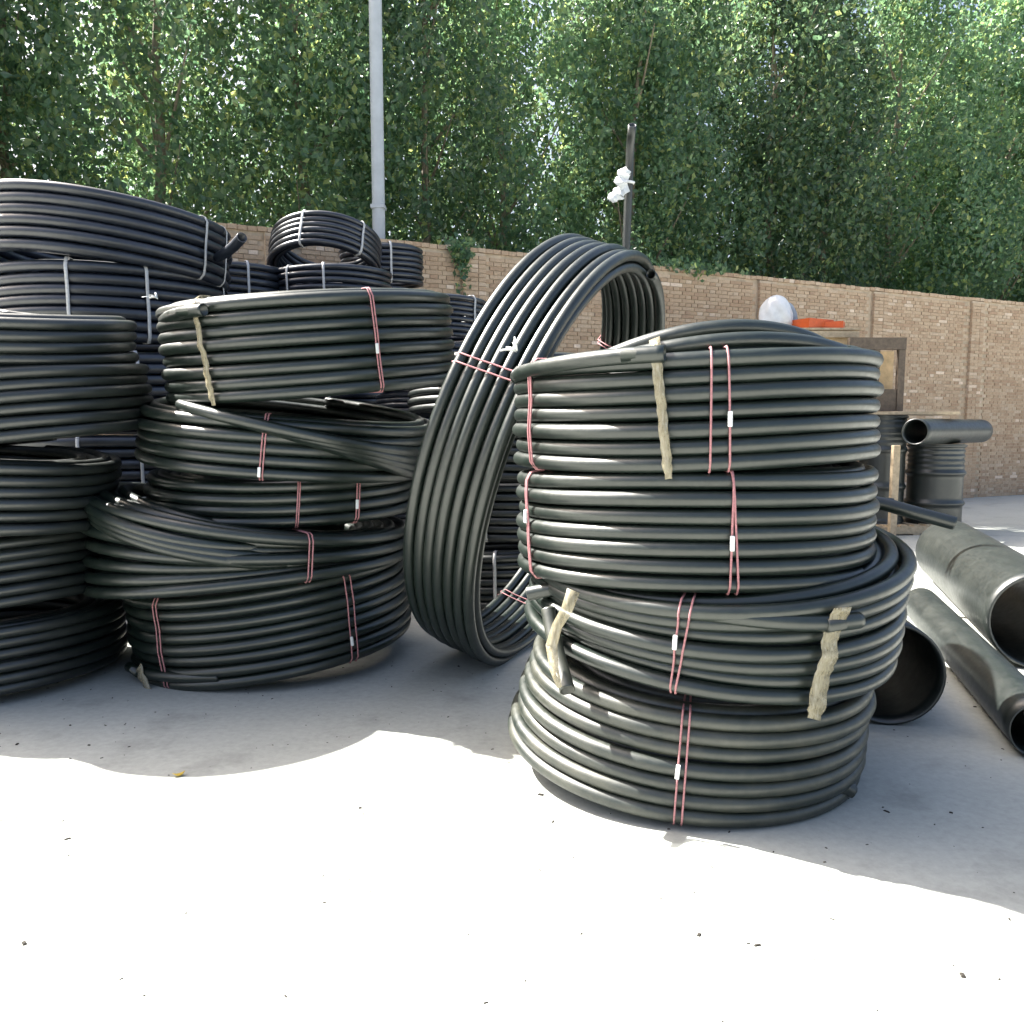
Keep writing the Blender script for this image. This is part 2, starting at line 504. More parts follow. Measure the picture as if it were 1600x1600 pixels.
# ------------------------------------------------------------------ pipe coils
GOLD = 2 * PI
class Coil:
    def __init__(self, name, label, loc, R, d, rows, layers=2, tilt=(0, 0), axis=None, seed=0, mat='pipe', th0=90, tweak=None,
                 group=None, wob=1.0, seg=None, m=None, extra_inner=0):
        """tilt = (degrees right side up, degrees near side down); loc = centre of the base ring"""
        self.R, self.d, self.rows, self.layers = R, d, rows, layers
        self.g = np.random.default_rng(seed + 100)
        self.ph = self.g.uniform(0, 2 * PI, 12)
        self.th0 = R_(th0); self.tweak = tweak; self.wob = wob; self.mat = mat
        self.pitch = d * 1.015
        if axis is not None:
            q = Vector(axis).normalized().to_track_quat('Z', 'Y')
        else:
            q = Quaternion((0, 1, 0), -R_(tilt[0])) @ Quaternion((1, 0, 0), R_(tilt[1]))
        self.q = q
        self.o = thing(name, label, 'coil', loc, q, group)
        seg = seg or 88; self.m = m or 12
        for k in range(rows):
            ph = np.linspace(2 * PI * k, 2 * PI * (k + 1), seg + 1)
            o = tube('pipe_turn', self.pos(0, ph), d / 2, mat, self.o, self.m, hs=(k == 0), he=(k == rows - 1))
        if layers > 1:
            Vs, Qs, nv = [], [], 0
            for L in range(1, layers):
                ph = np.linspace(0, 2 * PI * (rows + (0, 0, extra_inner * .6, extra_inner, 0, 0, 0)[L]), int((seg * .7) * rows))
                V, Q = tube_geo(self.pos(L, ph), d / 2, 8, hs=True, he=True)
                Vs.append(V); Qs.append(Q + nv); nv += len(V)
            mk('inner_windings', np.concatenate(Vs), np.concatenate(Qs), mat, self.o)
    def H(self):
        return self.rows * self.pitch + self.d
    def pos(self, L, ph):
        p = self.ph; d = self.d; w_ = self.wob
        th = (self.th0 if L == 0 else R_(70) + L * 0.3) + ph
        k = ph / (2 * PI)
        r = self.R - d / 2 - L * d * 0.96
        r = r + w_ * (self.R * 0.010 * np.cos(2 * th + p[0]) + self.R * 0.006 * np.cos(3 * th + p[1])
                      + d * 0.085 * np.sin(1.31 * ph + p[2] + L) + d * 0.07 * np.sin(0.47 * ph + p[3] + 2 * L))
        z = d / 2 + self.pitch * k + w_ * d * (0.10 * np.sin(2 * th + p[4]) + 0.05 * np.sin(3 * th + p[5]) + 0.05 * np.sin(0.77 * ph + p[6]))
        if L % 2 == 1:
            z = z + d * 0.25
        if self.tweak:
            r, z = self.tweak(th, k, L, r, z, self)
        return np.stack([r * np.cos(th), r * np.sin(th), z], -1)
    def at(self, th, L=0):
        """centres of every turn at angle th, bottom to top"""
        ph0 = (th - (self.th0 if L == 0 else R_(70) + L * 0.3)) % (2 * PI)
        return np.array([self.pos(L, np.array([ph0 + 2 * PI * j]))[0] for j in range(self.rows)])
    def theta(self, px, z=None, back=False):
        z = self.H() / 2 if z is None else z
        best, bt = 1e9, 0
        for t in np.linspace(-PI, 0, 361) if not back else np.linspace(0, PI, 361):
            pw = self.o.location + self.q @ Vector((self.R * math.cos(t), self.R * math.sin(t), z))
            toc = Vector((0, 0, 1.5)) - pw
            nrm = self.q @ Vector((math.cos(t), math.sin(t), 0))
            if not back and nrm.dot(toc) < 0:
                continue
            e = abs(project(pw)[0] - px)
            if e < best:
                best, bt = e, t
        return bt
    def loop(self, th, slant=0.0, off=0.004):
        taut = getattr(self, 'taut', 0.0)
        """closed path of a tie round the bundle at angle th"""
        d = self.d; e = d / 2 + off
        out, inn = [], []
        n = self.rows
        A = self.at(th); B = self.at(th, self.layers - 1)
        rad = lambda P: np.hypot(P[:, 0], P[:, 1])
        ro, ri = rad(A) + e, rad(B) - e
        zt = max(A[-1, 2], B[-1, 2]) + e; zb = min(A[0, 2], B[0, 2]) - e + 0.003
        ro = np.maximum.reduce([ro, np.concatenate([ro[1:], ro[-1:]]) * .5 + np.concatenate([ro[:1], ro[:-1]]) * .5])
        ro = ro * (1 - taut) + ro.max() * taut
        pts = [(ro[0] - e * .7, zb)] + [(ro[i], A[i, 2]) for i in range(n)]
        pts += [(ro[-1] - e * .55, A[-1, 2] + e * .9), (ro[-1] - e, zt), (ri[-1] + e, zt)]
        pts += [(ri[i], B[i, 2]) for i in range(n - 1, -1, -1)] + [(ri[0] + e, zb)]
        z0, z1 = A[0, 2], A[-1, 2]
        res = []
        for (r, z) in pts:
            a = th + slant * ((z - z0) / max(1e-6, z1 - z0) - 0.5) / self.R
            res.append((r * math.cos(a), r * math.sin(a), z))
        return np.array(res)
    def tie(self, th, mat='twine', r=0.0042, gap=0.028, strands=2, clip=None, slant=0.01, flat=False, cross=0.0):
        for s in range(strands):
            a = th + ((s - (strands - 1) / 2) * gap + self.g.normal(0, .002)) / self.R
            P = self.loop(a, slant + cross * (s - .5))
            c0 = np.array([math.cos(th) * self.R, math.sin(th) * self.R, 0])
            tang = np.array([-math.sin(th), math.cos(th), 0])
            prof = circ(6) * r if not flat else np.array([[-.0018, -r], [.0018, -r], [.0018, r], [-.0018, r]])
            V, Q = sweep_rings(P, prof, tang, closed=True)
            o = mk('twine_tie' if mat == 'twine' else 'packing_strap', V, Q, mat, self.o)
            if clip is not None and s == 0:
                A = self.at(a); n = self.rows
                z = A[0, 2] + (A[-1, 2] - A[0, 2]) * clip
                rr = np.hypot(A[:, 0], A[:, 1]).max() + self.d / 2 + 0.008
                aa = a + (slant + cross * (s - .5)) * (clip - .5) / self.R
                cl = boxes('tie_clip', [((0, 0, 0), (0.012, 0.016, 0.055))], 'clip', o)
                cl.location = (rr * math.cos(aa), rr * math.sin(aa), z); cl.rotation_euler = (0, 0, aa)
                bevel(cl, 0.003)
    def tail(self, th_a, th_b, za, zb, ro_a, ro_b, hs=False, he=True, n=40, mat=None, bend=0.0, bulge=0.0):
        """loose end of the pipe running along the bundle"""
        t = np.linspace(0, 1, n); e = t * t * (3 - 2 * t)
        th = th_a + (th_b - th_a) * t
        r = self.R - self.d / 2 + ro_a + (ro_b - ro_a) * e + bulge * np.sin(t * PI) ** 0.6
        z = za + (zb - za) * e + bend * np.sin(t * PI)
        return tube('pipe_tail', np.stack([r * np.cos(th), r * np.sin(th), z], -1), self.d / 2, mat or self.mat, self.o, self.m, hs=hs, he=he)
    def tape(self, th, z0, z1, width=0.045, drift=0.03, off=0.006, out=0.0, mat='tape', n=26, top=False):
        """strip of packing tape down the outer face, wrinkled"""
        t = np.linspace(0, 1, n)
        A = self.at(th); ro = np.hypot(A[:, 0], A[:, 1]); zi = A[:, 2]
        z = z1 + (z0 - z1) * t
        rr = np.interp(z, zi, ro) + self.d / 2 * (0.9 + 0.1 * np.cos((z - zi[0]) / self.pitch * 2 * PI)) + off + out
        a = th + drift * t / self.R + self.g.normal(0, .0012, n) / self.R
        P = np.stack([rr * np.cos(a), rr * np.sin(a), z], -1)
        if top:
            r0 = rr[0]
            Ptop = np.array([[(r0 - self.d * f) * math.cos(th - .02 * f), (r0 - self.d * f) * math.sin(th - .02 * f), z1 + self.d * .55 * min(1, f * 1.6)] for f in (2.0, 1.2, .7, .35)])
            P = np.concatenate([Ptop, P])
        wv = width * (1 + 0.12 * np.sin(np.linspace(0, 3, len(P)) + self.ph[7]))
        wv[-2:] *= 0.7
        ref = np.array([math.cos(th), math.sin(th), 0.35])
        return ribbon('tape_strip', P, wv, 0.003, mat, self.o, ref)
    def knot(self, th, r, z, s=0.03):
        Vs = []
        for k in range(4):
            b = self.g.uniform(0, 2 * PI); el = self.g.uniform(.2, 1.1)
            p0 = np.array([r * math.cos(th), r * math.sin(th), z])
            dv = np.array([math.cos(b) * math.cos(el), math.sin(b) * math.cos(el), math.sin(el)]) * s * self.g.uniform(.9, 1.8)
            t = np.linspace(0, 1, 6)[:, None]
            P = p0 + dv * t + np.array([0, 0, -1]) * t ** 2 * s * .4
            o = ribbon('tape_scrap', P, np.linspace(.022, .008, 6), 0.002, 'clip', self.o, (0.3, 0.4, .8))

FS = 'in the front stack tied with pink twine'
# --- front stack (right), bottom to top
def tw_c1(th, k, L, r, z, c):
    s = np.clip((1 + np.cos(th - R_(185))) / 2, 0, 1) ** 1.5
    z2 = z * (1 - 0.04 * s)
    return r - s * 0.10 * np.clip(k / c.rows, 0, 1) + 0.03 * s, z2
c1 = Coil('pipe_coil', 'dusty black pipe coil on the concrete, bottom of the front stack', (0.775, 3.70, 0.035), 0.765, 0.062, 7, 6,
          (-4.5, 4.5), seed=1, mat='pipe_dusty', th0=75, tweak=tw_c1, group='coils of the front stack', seg=110)
t = c1.theta(1066)
c1.tie(t, clip=0.52, gap=0.026, slant=-0.015)
def tw_c2(th, k, L, r, z, c):
    s = np.clip((1 + np.cos(th - R_(195))) / 2, 0, 1)
    zm = c.rows * c.pitch / 2 + .03
    return r + s * .022 * np.sin(k * 4) + (1 - s) ** 2 * .02 * (k / c.rows), zm + (z - zm) * (1.16 - 0.52 * s ** 1.3)
c2 = Coil('pipe_coil', 'wide black pipe coil tilted up to one side, second lowest of the front stack', (0.88, 3.71, 0.542), 0.795, 0.061, 7, 4,
          (-1.2, 7.5), seed=2, mat='pipe', th0=100, tweak=tw_c2, group='coils of the front stack', seg=120)
c2.tie(c2.theta(1062), clip=0.62, gap=0.03, slant=0.02, cross=0.02)
c3 = Coil('pipe_coil', 'black pipe coil second from the top of the front stack with pink twine', (0.785, 3.68, 0.865), 0.765, 0.0605, 7, 6,
          (0.3, 0), seed=3, mat='pipe', th0=95, group='coils of the front stack', seg=120)
c3.tie(c3.theta(1148), clip=0.42, gap=0.012, slant=-0.01, cross=-0.03)
c3.tie(c3.theta(826), clip=0.6, gap=0.008, slant=-0.03)
c4 = Coil('pipe_coil', 'topmost black pipe coil of the front stack with a long yellowed tape strip', (0.79, 3.69, 1.315), 0.775, 0.0605, 7, 6,
          (0.6, 0), seed=4, mat='pipe', th0=100, group='coils of the front stack', seg=120)
c4.tie(c4.theta(1112), strands=1, slant=0.0)
c4.tie(c4.theta(1140), strands=1, clip=0.42, slant=-0.01)
c4.tie(c4.theta(832), gap=0.022, slant=-0.01)
H4 = c4.H()
ta, tb = c4.theta(812), c4.theta(1040)
c4.tail(ta - 0.25, tb, H4 - 0.085, H4 - 0.055, 0.02, 0.063, hs=True)
c4.tape(c4.theta(1024), 0.0, H4 - 0.03, width=0.038, drift=0.05, out=0.022, top=True)
c4.tail(-2.45, -0.62, H4 - 0.07, H4 - 0.06, -1.9 * 0.06, -2.0 * 0.06, he=True, n=60, bend=0.112)
c4.tail(-2.3, -0.62, H4 - 0.07, H4 - 0.06, -1.0 * 0.06, -1.0 * 0.06, he=True, n=60, bend=0.062)
c4.knot(c4.theta(815), 0.80, H4 + 0.01, 0.05)
ta = c2.theta(1140); tb = c2.theta(1326)
c2.tail(ta - .2, tb, c2.at(ta - .2)[-1][2], c2.H() - 0.12, 0.0, 0.062)
c2.tape(c2.theta(1290), 0.02, c2.H() - 0.05, width=0.075, drift=-0.05, out=0.03)
c3.tail(R_(-14), R_(-2), 0.33, 0.30, 0.0, 0.04, he=False, n=14)
# loose tail of the bottom coil with tape, in front on the left
p = [c1.o.location]
def free_tail(coil, pts, name='pipe_tail'):
    inv = (Matrix.Translation(coil.o.location) @ coil.q.to_matrix().to_4x4()).inverted()
    P = np.array([list(inv @ Vector(q)) for q in pts])
    tt = np.linspace(0, 1, len(P)); ts = np.linspace(0, 1, 8 * len(P))
    # Catmull-like smoothing
    S = np.stack([np.interp(ts, tt, P[:, i]) for i in range(3)], 1)
    ker = np.ones(9) / 9
    pad = np.concatenate([np.repeat(S[:1], 4, 0), S, np.repeat(S[-1:], 4, 0)])
    S2 = np.stack([np.convolve(pad[:, i], ker, 'valid') for i in range(3)], 1)
    return tube(name, S2, coil.d / 2, coil.mat, coil.o, 12, ref=(0.13, 0.2, 0.97), hs=True, he=True)
free_tail(c1, [at(856, 3.32, .77), at(864, 3.25, .67), at(874, 3.17, .58), at(888, 3.06, .49)])
free_tail(c2, [at(822, 3.42, .80), at(850, 3.40, .82), at(890, 3.36, .84), at(940, 3.30, .80)])
P = [at(868, 3.16, .88), at(860, 3.16, .80), at(848, 3.18, .73), at(842, 3.18, .65), at(848, 3.12, .58), at(858, 3.06, .53)]
inv = Matrix.Translation(c1.o.location).inverted()
ribbon('tape_strip', np.array([list(inv @ q) for q in P]), np.array([.05, .045, .04, .045, .035, .02]), 0.004, 'tape', c1.o, (-0.2, -1, 0.3))
free_tail(c3, [at(1335, 3.75, 1.16), at(1375, 3.72, 1.155), at(1425, 3.66, 1.12), at(1500, 3.6, 1.07)])
free_tail(c1, [at(1290, 3.15, .10), at(1318, 3.2, .06), at(1334, 3.2, .045)])

# --- large coil stood on edge and leaning
AX = Vector((0.87, -0.37, -0.32)).normalized()
RW = 8 * 0.0625
ringc = Vector((0.235, 5.34, 1.305))
ring = Coil('pipe_coil', 'large black pipe coil standing on edge and leaning between the stacks', ringc - AX * RW / 2, 1.335, 0.0625, 7, 2,
            axis=AX, seed=9, mat='pipe', th0=0, seg=140)
def ring_theta(px, py):
    best, bt = 1e9, 0
    for t in np.linspace(-PI, PI, 721):
        pw = ring.o.location + ring.q @ Vector((ring.R * math.cos(t), ring.R * math.sin(t), RW / 2))
        toc = Vector((0, 0, 1.5)) - pw
        if (ring.q @ Vector((math.cos(t), math.sin(t), 0))).dot(toc) < 0:
            continue
        x, y = project(pw); e = abs(x - px) + abs(y - py)
        if e < best:
            best, bt = e, t
    return bt
ring.tie(ring_theta(745, 575), gap=0.05, slant=0.0)
ring.tie(ring_theta(745, 575) + 2.35, gap=0.05)
ring.tie(ring_theta(745, 575) + 4.2, gap=0.03)

# --- left stack
GL = 'coils of the stack behind the leaning coil'
l1 = Coil('pipe_coil', 'black pipe coil on the concrete under the fanned-out coil', (-1.54, 5.42, 0.0), 0.89, 0.0665, 8, 4, (5.0, 3.0),
          seed=21, th0=100, group=GL, seg=110)
l1.o.location.z = 0.045
l1.tie(l1.theta(550), clip=0.22, gap=0.04)
l1.tie(l1.theta(252), gap=0.03, strands=2)
l1.tail(l1.theta(330), l1.theta(215) - .1, 0.10, 0.12, 0.0, 0.075)
l1.tape(l1.theta(225), 0.0, 0.16, width=0.06, drift=0.10, out=0.05)
def tw_l2(th, k, L, r, z, c):
    zm = c.rows * c.pitch / 2
    s = np.clip((1 + np.cos(th - R_(185))) / 2, 0, 1)
    sc_ = 0.36 + 1.14 * s ** 1.5
    stag = (1 - s) * 0.055 * np.sin(k * 2.2)
    return r + stag - L * .01, zm + (z - zm) * sc_
l2 = Coil('pipe_coil', 'loose black pipe coil fanned out at one side and bunched at the other', (-1.70, 5.34, 0.52), 0.96, 0.0665, 7, 4, (-1.0, 0),
          seed=22, th0=70, tweak=tw_l2, group=GL, seg=110, wob=1.4)
l2.taut = 1.0
l2.tie(l2.theta(482), gap=0.02, strands=2)
def tw_l3(th, k, L, r, z, c):
    return r, z + 0.03 * np.sin(th * 1 + .5)
l3 = Coil('pipe_coil', 'black pipe coil pressed between the fanned-out coil and the shiny tilted one', (-1.48, 5.42, 0.92), 0.84, 0.0665, 4, 4, (-2.0, 0),
          seed=23, th0=80, tweak=tw_l3, group=GL, seg=110, wob=1.3)
l3.tie(l3.theta(465), gap=0.015, clip=None)
l3.tie(l3.theta(560), gap=0.02, clip=.4)
l4 = Coil('pipe_coil', 'shiny black pipe coil tilted under the topmost coil, beside the leaning coil', (-1.45, 5.38, 1.235), 0.90, 0.0665, 5, 2, (-6.0, 4),
          seed=24, th0=110, group=GL, seg=110, wob=1.3)
l4.tie(l4.theta(412), gap=0.012, clip=0.05)
l5 = Coil('pipe_coil', 'topmost coil of the stack behind the leaning coil, bright tape at its side', (-1.22, 5.28, 1.67), 0.875, 0.0675, 8, 6, (3.2, 4.5),
          seed=25, th0=95, group=GL, seg=120)
l5.tie(l5.theta(588), gap=0.012, clip=0.42, slant=-0.02)
H4b = l4.H()
for i in range(4):      # slack turns sagging across the coil
    l4.tail(-2.15 + .12 * i, -0.05 + .05 * i, H4b - .02 - .01 * i, H4b - .20 - .055 * i, -.07, -.07, he=False, n=60, bulge=.122 - .008 * i)
H2b = l2.H()
for i in range(3):
    l2.tail(-2.95 + .10 * i, -1.15 + .1 * i, H2b + .04 - .055 * i, H2b * .60 - .05 * i, -.07, -.08, he=False, n=60, bulge=.125 - .006 * i)
H5 = l5.H()
l5.tail(l5.theta(254), l5.theta(334), H5 - .11, H5 - .10, 0.0, 0.068, hs=True)
l5.tape(l5.theta(313), 0.02, H5 - .06, width=0.036, drift=0.06, out=0.012, top=True)
l5.knot(l5.theta(272), 0.93, H5 - .01, 0.06)

# --- stack at the left edge
GE = 'coils of the dark stack beside the fanned-out coil'
zz = 0.0
for i, (x, y, R0, rows, tl, nd) in enumerate([(-3.20, 4.95, 0.78, 6, 0, 0), (-3.18, 4.92, 0.75, 6, 2, 0), (-3.10, 4.82, 0.74, 6, -3, 0), (-2.86, 4.90, 0.74, 6, 6, 3), (-2.93, 4.86, 0.70, 4, -3, 5)]):
    e = Coil('pipe_coil', ['dark black pipe coil on the ground, lowest of the shaded stack beside the fanned coil',
                           'dark black pipe coil second from the ground in the shaded stack',
                           'dark black pipe coil in the middle of the shaded stack',
                           'dark black pipe coil tilted up under the shaded stack\'s topmost coil',
                           'topmost dark coil of the shaded stack with a bright inside'][i], (x, y, zz), R0, 0.062, rows, 4 if i < 3 else 5, (tl, nd), seed=40 + i, mat='pipe_dark',
             th0=60 + 15 * i, group=GE, seg=90, wob=1.3)
    zz += e.H() + .02

# --- background stacks, blue-black pipe with pale straps
def stack(px, Y, z_top, R0, d, rows, names, group, seed, mat='pipe_blue', straps=(), jitter=0.05, seg=72, X=None, top_rows=None):
    h = (rows + 1) * d * 1.015
    n = len(names)
    z = 0.0; out = []
    gg = np.random.default_rng(seed)
    zs = z_top / n
    rr = max(2, int(round(zs / (d * 1.015) - 1)))
    for i in range(n):
        b = at(px, Y, 1.5)
        j = gg.normal(0, jitter, 2) if i else (0, 0)
        c_ = Coil('pipe_coil', names[i], (b.x + j[0], b.y + j[1], z), R0 * (1 + gg.normal(0, .012)), d, rr, 2,
                  (gg.normal(0, .8), gg.normal(0, .8)), seed=seed + i, mat=mat, th0=gg.uniform(40, 140), group=group, seg=seg, m=9)
        for sp in straps:
            c_.tie(c_.theta(sp + gg.normal(0, 6)), mat='strap', r=0.013, flat=True, strands=1, slant=0.0)
        z += c_.H() + .008; out.append(c_)
    return out
ords = ['lowest', 'second from the ground', 'third from the ground', 'fourth from the ground', 'fifth from the ground', 'sixth from the ground', 'seventh from the ground']
def nm(kind, n):
    return [('%s, %s' % (kind, ords[i])) if i < n - 1 else ('%s, topmost' % kind) for i in range(n)]
tb_ = stack(165, 7.45, 2.74, 1.06, 0.086, 6, nm('thick blue-black pipe coil in the tall stack by the shaded stack', 4), 'coils of the tall blue-black stack', 200,
            straps=(226, 120, 350))
zt = sum(c.H() + .008 for c in tb_) - .16
b = at(172, 7.5, 1.5)
tt5 = Coil('pipe_coil', 'thick blue-black pipe coil tilted on top of the tall stack', (b.x, b.y, zt + .05), 1.04, 0.086, 6, 2, (-4, -3), seed=230, mat='pipe_blue', th0=10, group='coils of the tall blue-black stack', seg=80)
tt5.tie(tt5.theta(318), mat='strap', r=.013, flat=True, strands=1)
tt5.tie(tt5.theta(355), mat='strap', r=.013, flat=True, strands=1)
free_tail(tb_[-1], [at(338, 7.35, 2.93), at(362, 7.1, 2.96), at(380, 6.9, 3.02)])

stack(372, 9.4, 3.30, 0.62, 0.075, 5, nm('blue-black coil in the narrow stack behind the tall one', 6), 'coils of the narrow stack', 260, straps=(400,))
bs = stack(523, 9.75, 3.22, 0.72, 0.066, 6, nm('blue-black coil in the stack carrying the tipped-up coil', 6), 'coils under the tipped coil', 280, straps=(455, 512))
b = at(505, 9.85, 3.3)
b3 = Coil('pipe_coil', 'blue-black coil tipped up on edge on top of a distant stack', (b.x, 9.85 + .02, 3.24), 0.64, 0.066, 6, 2, (-2, -20), seed=300, mat='pipe_blue', th0=90, seg=96)
b3.tie(b3.theta(470), mat='strap', r=.014, flat=True, strands=1)
b3.tie(b3.theta(566), mat='strap', r=.014, flat=True, strands=1)
stack(602, 11.0, 3.55, 0.52, 0.066, 6, nm('blue-black coil in the slim stack close to the wall', 7), 'coils of the slim stack', 310, straps=(612,))
stack(672, 8.7, 2.78, 0.60, 0.05, 9, nm('thin blue-black pipe coil in the stack seen past the leaning coil', 6), 'coils of the thin pipe stack', 330, straps=(733,))
b7 = stack(800, 7.42, 2.02, 0.86, 0.064, 7, nm('blue-black coil in the stack seen through the leaning coil', 4), 'coils seen through the leaning coil', 350, mat='pipe_dark', straps=(765,))

# upright pipe with a scrap of white film
pb = at(978, 7.75, 1.0)
up = thing('upright_pipe', 'thin black pipe standing upright with white film tied near its open end', 'pipe', (pb.x, 7.75, 0))
top = at(985, 7.55, 4.02)
P = np.array([[0, 0, 0.0], [.0, 0, 1.0], [top.x - pb.x - .02, -.05, 2.2], [top.x - pb.x - .01, -.12, 3.2], [top.x - pb.x, -.17, 3.8], [top.x - pb.x, -.22, 3.97], [top.x - pb.x, -.32, 4.06]])
ts = np.linspace(0, 1, 60); tp = np.array([0, .25, .54, .79, .935, .975, 1.0])
S = np.stack([np.interp(ts, tp, P[:, i]) for i in range(3)], 1)
tube('pipe_body', S, 0.036, 'pipe_dark', up, 14, ref=(1, 0.05, 0.02), he=True, wall=0.75)
q = np.array([top.x - pb.x - .02, -.18, 3.62])
gk = np.random.default_rng(5)
Pp = [q + np.array([.02, 0, .12]), q + np.array([-.03, -.04, .08]), q + np.array([-.05, -.05, 0]), q + np.array([-.02, -.045, -.07]), q + np.array([-.09, -.06, -.11]), q + np.array([-.15, -.06, -.16])]
Pp = np.array(Pp); ti = np.linspace(0, 5, 26)
Pp = np.stack([np.interp(ti, np.arange(6), Pp[:, i]) for i in range(3)], 1) + gk.normal(0, .004, (26, 3))
ribbon('plastic_film', Pp, np.interp(ti, np.arange(6), [.05, .10, .12, .07, .12, .07]) * (1 + .18 * np.sin(ti * 7)), 0.004, 'sack', up, (0.1, -1, .35))
tube('film_knot', np.array([q + [.0, .09, .0], q + [-.05, .04, .02], q + [-.055, -.03, .01], q + [0, -.05, 0], q + [.055, -.02, .0], q + [.06, .05, .01]]), 0.012, 'sack', up, 8)

# lamp post behind the wall
pp = at(596, 12.35, 2.0)
lp = thing('lamp_post', 'pale grey steel lamp post rising behind the brick wall', 'post', (pp.x, 12.35, 0))
zs = np.linspace(0, 11.5, 12)
tube('post_shaft', np.stack([zs * 0, zs * 0, zs], 1), 0.092, 'steel', lp, 20, ref=(1, 0, 0))
tube('base_flange', np.array([[0, 0, 0], [0, 0, .02], [0, 0, .04]]), 0.2, 'steel', lp, 20, ref=(1, 0, 0))
tube('lamp_arm', np.array([[0, 0, 11.4], [.2, -.2, 11.75], [.8, -.8, 11.9], [1.2, -1.2, 11.9]]), 0.045, 'steel', lp, 12, ref=(1, 1, 0.2))
boxes('post_band', [((0, 0, 4.62), (.2, .2, .05))], 'steel', lp)

# ------------------------------------------------------------------ right background
# big open pipe on the ground behind the front stack
def big_pipe(label, p0, p1, r, mat='pipe_dark', wall_=0.94):
    t = thing('large_pipe', label, 'pipe', (p0[0], p0[1], 0))
    a = np.array([0, 0, p0[2]]); b = np.array(p1) - np.array([p0[0], p0[1], 0])
    n = 24; tt = np.linspace(0, 1, n)[:, None]
    path = a + (b - a) * tt
    c = circ(40)
    V1, Q1 = sweep_rings(path, c * r, (0, 0, 1)); V2, Q2 = sweep_rings(path, c * r * wall_, (0, 0, 1))
    N = len(V1)
    j = np.arange(40); j2 = (j + 1) % 40
    e = (n - 1) * 40
    A = np.stack([j, j2, N + j2, N + j], 1); B = np.stack([e + j2, e + j, N + e + j, N + e + j2], 1)
    mk('pipe_body', np.concatenate([V1, V2]), np.concatenate([Q1[:, ::-1], Q2 + N, A, B]), mat, t)
    return t
big_pipe('wide black pipe lying on the ground with its open mouth beside the front stack', (1.89, 4.05, 0.265), (2.28, 6.4, 0.265), 0.262)
big_pipe('narrower dark pipe lying on the ground beside the wide black pipe', (2.38, 3.62, 0.13), (3.15, 6.3, 0.13), 0.13)
big_pipe('dark pipe lying on the ground beyond the wide black pipe', (3.25, 5.0, 0.30), (4.2, 7.9, 0.30), 0.30, 'pipe_dark')

# pallet with black ribbed drums
def pallet(label, loc, rz, wx=1.2, wy=1.0):
    t = thing('wooden_pallet', label, 'pallet', loc, Quaternion((0, 0, 1), rz))
    for k in range(7):
        boxes('deck_board', [((-wx / 2 + .06 + k * (wx - .12) / 6, 0, .131), (.10, wy, .022))], 'palewood', t)
    for k in range(3):
        boxes('stringer', [((0, -wy / 2 + .05 + k * (wy - .1) / 2, .07), (wx, .09, .10))], 'palewood', t)
    for k in range(3):
        boxes('bottom_board', [((-wx / 2 + .06 + k * (wx - .12) / 2, 0, .010), (.10, wy, .02))], 'palewood', t)
    return t
pa = at(1392, 11.9, 0.0)
pallet('pale wooden pallet on the ground under the ribbed black drums', (pa.x, 11.9, 0), 0.2, 1.3, 1.1)
def drum(label, loc, r, h, mat='pipe_dark'):
    t = thing('ribbed_drum', label, 'drum', loc)
    z = np.linspace(0, h, 60)
    rr = r * (1 + 0.0 * z)
    for zc, ww, am in [(h * .02, .02, .06), (h * .34, .03, .10), (h * .68, .03, .10), (h * .98, .02, .06)]:
        rr = rr + r * am * np.exp(-((z - zc) / ww) ** 2)
    top_ = z > h * .74
    rr = rr + np.where(top_, r * .03 * np.sin((z - h * .74) * 2 * PI / .07), 0)
    c = circ(36)
    path = np.stack([z * 0, z * 0, z], 1)
    prof = c[None] * rr[:, None, None]
    V, Q = sweep_rings(path, prof, (1, 0, 0))
    V = np.concatenate([V, [[0, 0, 0]] * 36, [[0, 0, h]] * 36])
    n = len(z); j = np.arange(36); j2 = (j + 1) % 36
    Q = np.concatenate([Q[:, ::-1], np.stack([n * 36 + j, n * 36 + j2, j2, j], 1), np.stack([(n - 1) * 36 + j, (n - 1) * 36 + j2, (n + 1) * 36 + j2, (n + 1) * 36 + j], 1)])
    V = V + np.random.default_rng(1).normal(0, 1e-5, V.shape)
    mk('drum_body', V, Q, mat, t)
    return t
d1 = at(1378, 11.75, 1.0)
drum('ribbed black drum under the light board, next to the wooden prop', (d1.x, 11.75, .143), 0.30, 1.50)
d2 = at(1318, 11.9, 1.0)
drum('ribbed black drum half hidden behind the front stack', (d2.x, 12.25, 0), 0.26, 1.66)
bd = at(1390, 11.8, 1.7)
brd = tag(boxes('board', [((bd.x + .05, 11.85, 1.67), (1.45, .9, .04))], 'palewood'), 'light wooden board laid flat across the ribbed black drums', 'board')
# dark wooden frame with a lit plywood sheet behind
fr = at(1364, 11.7, 2.2)
f = thing('barred_crate_side', 'dark weathered wooden frame with upright bars standing on the light board', 'frame', (fr.x, 11.62, 1.70))
FW, FH = 0.78, 1.00
boxes('top_rail', [((0, 0, FH - .08), (FW, .09, .16))], 'oldwood', f)
for x in (-FW / 2 + .05, -.10, .0, FW / 2 - .05):
    boxes('upright', [((x, 0, (FH - .162) / 2), (.09 if abs(x) > .2 else .075, .08, FH - .164))], 'oldwood', f)
boxes('bottom_rail', [((.0, .0, .15), (FW - .2, .05, .30))], 'oldwood', f)
boxes('back_panel', [((.08, .26, .42), (.55, .018, .84))], 'ply', f)
